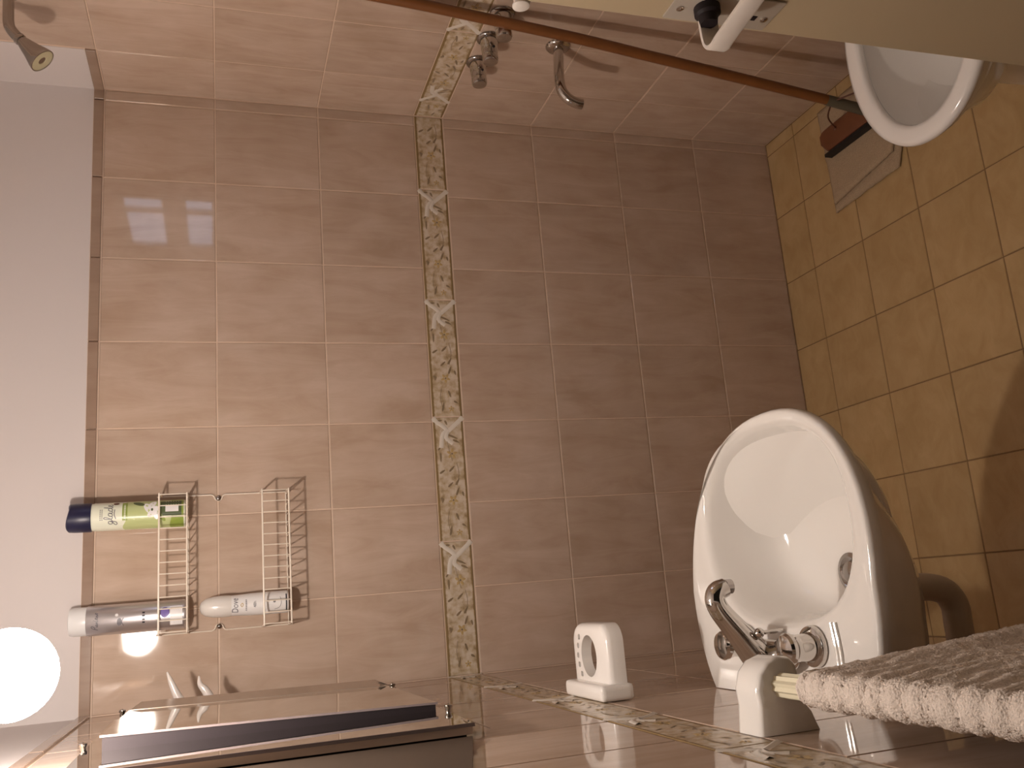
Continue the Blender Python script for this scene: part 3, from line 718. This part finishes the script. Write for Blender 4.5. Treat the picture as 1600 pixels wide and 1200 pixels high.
# hair spray can
hx, hy, hz = -1.2345, -.054, 1.6435
g2 = thing('hair_spray_can', 'tall silver spray can at the left end of the upper basket', 'spray can', (hx, hy, hz))
bm = lathe(NB(), [(.0275, 0), (.0298, .002), (.0300, .004), (.0300, .187), (.029, .189)], (hx, hy, hz), seg=48); child('can_body', bm, M['silver'], g2)
bm = lathe(NB(), [(.0285, .186), (.0288, .188), (.0285, .214), (.026, .221), (.02, .2225), (0, .2225)], (hx, hy, hz), seg=48); child('cap', bm, M['cap'], g2)
c2 = Can(g2, (hx, hy), .0300, hz, math.radians(-4))
SC = [[(0, 0), (.3, 1.6), (.9, 1.7), (.7, .9), (.1, .8)], [(.9, .5), (1.1, 0), (1.5, .6), (1.4, 0), (1.8, .1)], [(1.8, .5), (2.0, 0), (2.2, .5), (2.5, 0)], [(2.7, 1.3), (2.7, .1), (3.0, .1)], [(3.1, .4), (3.5, .5), (3.3, .75), (3.1, .2), (3.6, .1)], [(3.7, .6), (3.8, 0), (4.1, .5), (4.3, 0), (4.5, .2)], [(4.6, .4), (5.0, .5), (4.8, .75), (4.6, .2), (5.1, .1)]]
c2.strokes('lettering', SC, .0012, M['inkg'], ox=-.018, oy=.166, sc=.0068, sl=.25)
c2.ell('emblem', -.004, .126, .008, .0045, M['inkg']); c2.ell('emblem', .010, .131, .003, .003, M['petal'])
c2.strokes('lettering', [[(-.012, .118), (-.004, .1215), (.004, .118)]], .0014, M['inkg'])
for u in (-.010, -.004, .003, .009): c2.patch('lettering', u, u + .0035, .078, .083, M['ink'], n=2, lift=.0005)
c2.patch('label_panel', -.020, .020, .006, .030, M['petal'], lift=.0004); c2.ell('label_spot', .008, .040, .0105, .009, M['purple'])
for k in range(4): c2.strokes('lettering', [[(-.014, .010 + k * .004), (.012, .010 + k * .004)]], .0009, M['inkg'])

# deodorant in the lower basket
dx_, dy_, dz_ = -1.226, -.052, 1.4345
g3 = thing('deodorant_can', 'short white deodorant can with domed cap in the lower basket', 'deodorant', (dx_, dy_, dz_))
bm = lathe(NB(), [(.0215, 0), (.0235, .002), (.0238, .005), (.0238, .050), (.0232, .080), (.0215, .108), (.0212, .118)], (dx_, dy_, dz_), seg=44); child('can_body', bm, M['whitecan'], g3)
bm = lathe(NB(), [(.0214, .118), (.0222, .122), (.0226, .138), (.0215, .155), (.0180, .170), (.0120, .1785), (.005, .1815), (0, .182)], (dx_, dy_, dz_), seg=44); child('cap', bm, M['dovecap'], g3)
c3 = Can(g3, (dx_, dy_), .0233, dz_, math.radians(-2))
c3.text('lettering', 'Dove', .0185, .000, .110, M['inkg'], shear=.1, sx=.85, lift=-.0008)
c3.strokes('emblem', [[(-.004, .096), (0, .099), (.004, .096), (.001, .094), (-.003, .095)]], .0014, M['flower'], lift=-.0003)
c3.strokes('lettering', [[(-.012 + k * .0035, .088), (-.010 + k * .0035, .088)] for k in range(7)], .0028, M['inkg'], lift=.0003)
c3.text('lettering', '48h', .0085, .0, .070, M['ink'], lift=.0005)
c3.ell('label_spot', .003, .030, .0025, .0025, M['ink']); c3.strokes('lettering', [[(-.014, .030), (-.010, .020), (.0, .016), (.012, .018)]], .0010, M['inkg'])
for k in range(3): c3.strokes('lettering', [[(-.004, .034 + k * .003), (.010, .034 + k * .003)]], .0007, M['inkg'])
c3.patch('label_band', -.018, .018, .004, .0065, M['ink'], lift=.0010)

# ------------------------------------------------------------------ shower fittings on the right wall
lab = ['shower tap handle nearest the far corner, at the border tiles', 'middle shower tap handle of the three on the right wall', 'shower tap handle farthest from the corner, partly behind the broom stick']
for (y, z), lb in zip(((-.272, .976), (-.368, .976), (-.462, .972)), lab):
    tp_ = thing('shower_tap', lb, 'tap', (0, y, z), 'three shower taps in a row')
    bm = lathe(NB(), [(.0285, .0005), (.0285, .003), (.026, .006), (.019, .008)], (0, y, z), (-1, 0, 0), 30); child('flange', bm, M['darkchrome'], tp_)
    bm = lathe(NB(), [(.0205, .008), (.0200, .030), (.0175, .044), (.0185, .046), (.0185, .058), (.0165, .0625), (.006, .064), (0, .064)], (0, y, z), (-1, 0, 0), 30); child('handle', bm, M['chrome'], tp_, ang=25)
    bm = NB(); sphere(bm, (-.033, y - .0185, z - .004), .0032, 10, 6); child('indicator_dot', bm, M['dark'], tp_)
sp = thing('tub_spout', 'chrome curved spout on the right wall below the three taps', 'spout', (0, -.37, .806))
bm = lathe(NB(), [(.030, .0005), (.030, .003), (.026, .008), (.014, .012)], (0, -.37, .806), (-1, 0, 0), 30); child('flange', bm, M['chrome'], sp)
bm = NB(); tube(bm, [(-.008, -.37, .806), (-.06, -.37, .810), (-.095, -.37, .811), (-.120, -.37, .807), (-.138, -.37, .793), (-.147, -.37, .774), (-.149, -.37, .760)], .0122, 18, 5); child('pipe', bm, M['chrome'], sp, ang=50)
sh = thing('wall_shower', 'chrome cone shower head on a bent arm at the top of right wall', 'shower', (0, -.345, 1.965))
bm = lathe(NB(), [(.028, .0005), (.028, .003), (.022, .008), (.012, .010)], (0, -.345, 1.966), (-1, 0, 0), 28); child('flange', bm, M['chrome'], sh)
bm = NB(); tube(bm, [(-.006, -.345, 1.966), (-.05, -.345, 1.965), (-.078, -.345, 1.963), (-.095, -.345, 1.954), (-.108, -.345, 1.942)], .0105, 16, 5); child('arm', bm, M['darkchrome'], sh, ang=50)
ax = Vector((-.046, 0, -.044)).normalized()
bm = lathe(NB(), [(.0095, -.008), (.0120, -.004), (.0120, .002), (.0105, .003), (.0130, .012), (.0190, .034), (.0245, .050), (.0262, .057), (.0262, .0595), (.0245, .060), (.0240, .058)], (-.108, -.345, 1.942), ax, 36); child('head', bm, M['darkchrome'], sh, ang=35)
bm = lathe(NB(), [(.0240, .0575), (.0240, .0585), (.009, .0592), (.008, .0575), (0, .0575)], (-.108, -.345, 1.942), ax, 30); child('spray_face', bm, mat('yellowed_spray_face', (.55, .50, .32), .4), sh)

# ------------------------------------------------------------------ toilet
to = thing('toilet', 'white toilet bowl with open seat ring, half behind the door', 'toilet', (-.30, -1.0, 0))
def ov(cx, a, b, z, n=2.1, back=None):
    r = []
    for k in range(64):
        x, y = se(2 * PI * k / 64, a, b, n); x = x * (1 if x < 0 else (back or .9)); r.append(Vector((cx + x, -1.0 + y, z)))
    return r
rings = [ov(-.26, .155, .115, .0), ov(-.26, .155, .115, .03), ov(-.26, .135, .095, .08), ov(-.26, .140, .098, .17), ov(-.265, .145, .102, .25), ov(-.285, .190, .125, .32), ov(-.30, .226, .152, .37), ov(-.30, .228, .158, .386), ov(-.30, .212, .136, .386), ov(-.30, .208, .131, .36), ov(-.29, .175, .105, .28), ov(-.27, .09, .055, .21), ov(-.26, .05, .03, .195)]
bm = NB(); loft(bm, rings); child('bowl', bm, M['porc'], to, ang=75)
rings = [ov(-.30, .238, .166, .388), ov(-.30, .241, .169, .394), ov(-.30, .239, .167, .4015), ov(-.30, .230, .158, .406), ov(-.30, .214, .139, .406), ov(-.30, .207, .131, .404), ov(-.30, .204, .128, .396), ov(-.30, .207, .131, .388)]
bm = NB(); vs = loft(bm, rings, capend=False, capstart=False)
for k in range(64): bm.faces.new((vs[-1][k], vs[-1][(k + 1) % 64], vs[0][(k + 1) % 64], vs[0][k]))
bmesh.ops.recalc_face_normals(bm, faces=bm.faces); child('seat', bm, M['plastic'], to, ang=70)
child('cistern', box(NB(), (-.175, -1.18, .39), (-.004, -.82, .76), .015, 3), M['porc'], to)
child('cistern_lid', box(NB(), (-.182, -1.187, .76), (-.003, -.813, .79), .010, 3), M['porc'], to)
child('bowl_back', box(NB(), (-.17, -1.06, .0), (-.004, -.94, .39), .02, 3), M['porc'], to)

# ------------------------------------------------------------------ floor squeegee leaning on the right wall
sq = thing('floor_squeegee', 'wooden floor squeegee with long brown stick leaning on the right wall', 'squeegee', (-.15, -.47, .03))
bm = NB(); tube(bm, [(-.1465, -.484, .150, .0122), (-.122, -.483, .32, .0124), (-.099, -.484, .494, .0124), (-.078, -.485, .657, .0124), (-.058, -.486, .811, .0122), (-.034, -.488, 1.053, .012), (-.022, -.490, 1.19, .012), (-.0135, -.491, 1.32, .0118)], None, 18, 4); child('stick', bm, M['wood'], sq)
bm = NB(); tube(bm, [(-.162, -.484, .056, .0135), (-.145, -.484, .165, .0128)], None, 18); child('sleeve', bm, M['grey'], sq)
bm = NB()
rings = []
for yy, s in ((-.312, .55), (-.300 - .022, .92), (-.335, 1), (-.62, 1), (-.638, .9), (-.645, .55)):
    rings.append([Vector((x, yy, z)) for x, z in ((-.156 + .032 * s, .030), (-.156 + .034 * s, .042), (-.156 + .020 * s, .060), (-.156 - .022 * s, .060), (-.156 - .034 * s, .052), (-.156 - .036 * s, .034), (-.156 - .02 * s, .028))])
loft(bm, rings); child('head', bm, M['woodhead'], sq, ang=40)
child('rubber_blade', box(NB(), (-.199, -.640, .0275), (-.1905, -.307, .050), .001), M['rubber'], sq, smooth=False)
child('rubber_blade', box(NB(), (-.196, -.635, .0262), (-.150, -.312, .0305), .001), M['rubber'], sq, smooth=False)
for ye in (-.375, -.575):
    bm = NB(); tube(bm, [(-.150, -.484 + (.009 if ye > -.48 else -.009), .146), (-.150, (-.484 + ye) / 2 + (.012 if ye > -.48 else -.012), .112), (-.152, ye, .058)], .0021, 8, 6); child('brace_wire', bm, M['rustwire'], sq)
    bm = lathe(NB(), [(.006, 0), (.006, .002), (.003, .004)], (-.152, ye, .059), seg=12); child('brace_screw', bm, M['rustwire'], sq)

# folded floor cloth
bm = NB(); NXc, NYc = 46, 60
def cloth_layer(z0, quad, amp, seed):
    g_ = []
    for i in range(NXc + 1):
        r_ = []
        for j in range(NYc + 1):
            u, v = i / NXc, j / NYc
            a = Vector(quad[0]).lerp(Vector(quad[1]), u); b_ = Vector(quad[3]).lerp(Vector(quad[2]), u); p = a.lerp(b_, v)
            nz = noise.noise(Vector((p.x * 14 + seed, p.y * 14, 0))) * amp + noise.noise(Vector((p.x * 60, p.y * 60, seed))) * .0012 + noise.noise(Vector((p.x * 200, p.y * 200, seed))) * .0012
            e = min(u, 1 - u, v, 1 - v); z = z0 + nz - .007 * max(0, 1 - e * 14) ** 2
            r_.append(bm.verts.new((p.x + .002 * noise.noise(Vector((v * 9, seed, u * 3))), p.y + .003 * noise.noise(Vector((u * 9, seed, 3))), max(.0035, z))))
        g_.append(r_)
    for i in range(NXc):
        for j in range(NYc): bm.faces.new((g_[i][j], g_[i + 1][j], g_[i + 1][j + 1], g_[i][j + 1]))
cloth_layer(.010, ((-.045, -.262, 0), (-.335, -.262, 0), (-.322, -.508, 0), (-.05, -.63, 0)), .0010, 1.0)
cloth_layer(.0215, ((-.045, -.266, 0), (-.318, -.276, 0), (-.283, -.508, 0), (-.05, -.63, 0)), .0012, 5.0)
bmesh.ops.recalc_face_normals(bm, faces=bm.faces)
for f in bm.faces:
    if f.normal.z < 0: f.normal_flip()
fc = finish('floor_cloth', bm, M['cloth'], ang=180)
md = fc.modifiers.new('thickness', 'SOLIDIFY'); md.thickness = .006; md.offset = -1; md.use_even_offset = False
for vv in fc.data.vertices: vv.co.z += .0028
tag(fc, 'folded beige floor cloth lying under the squeegee head', 'cloth')
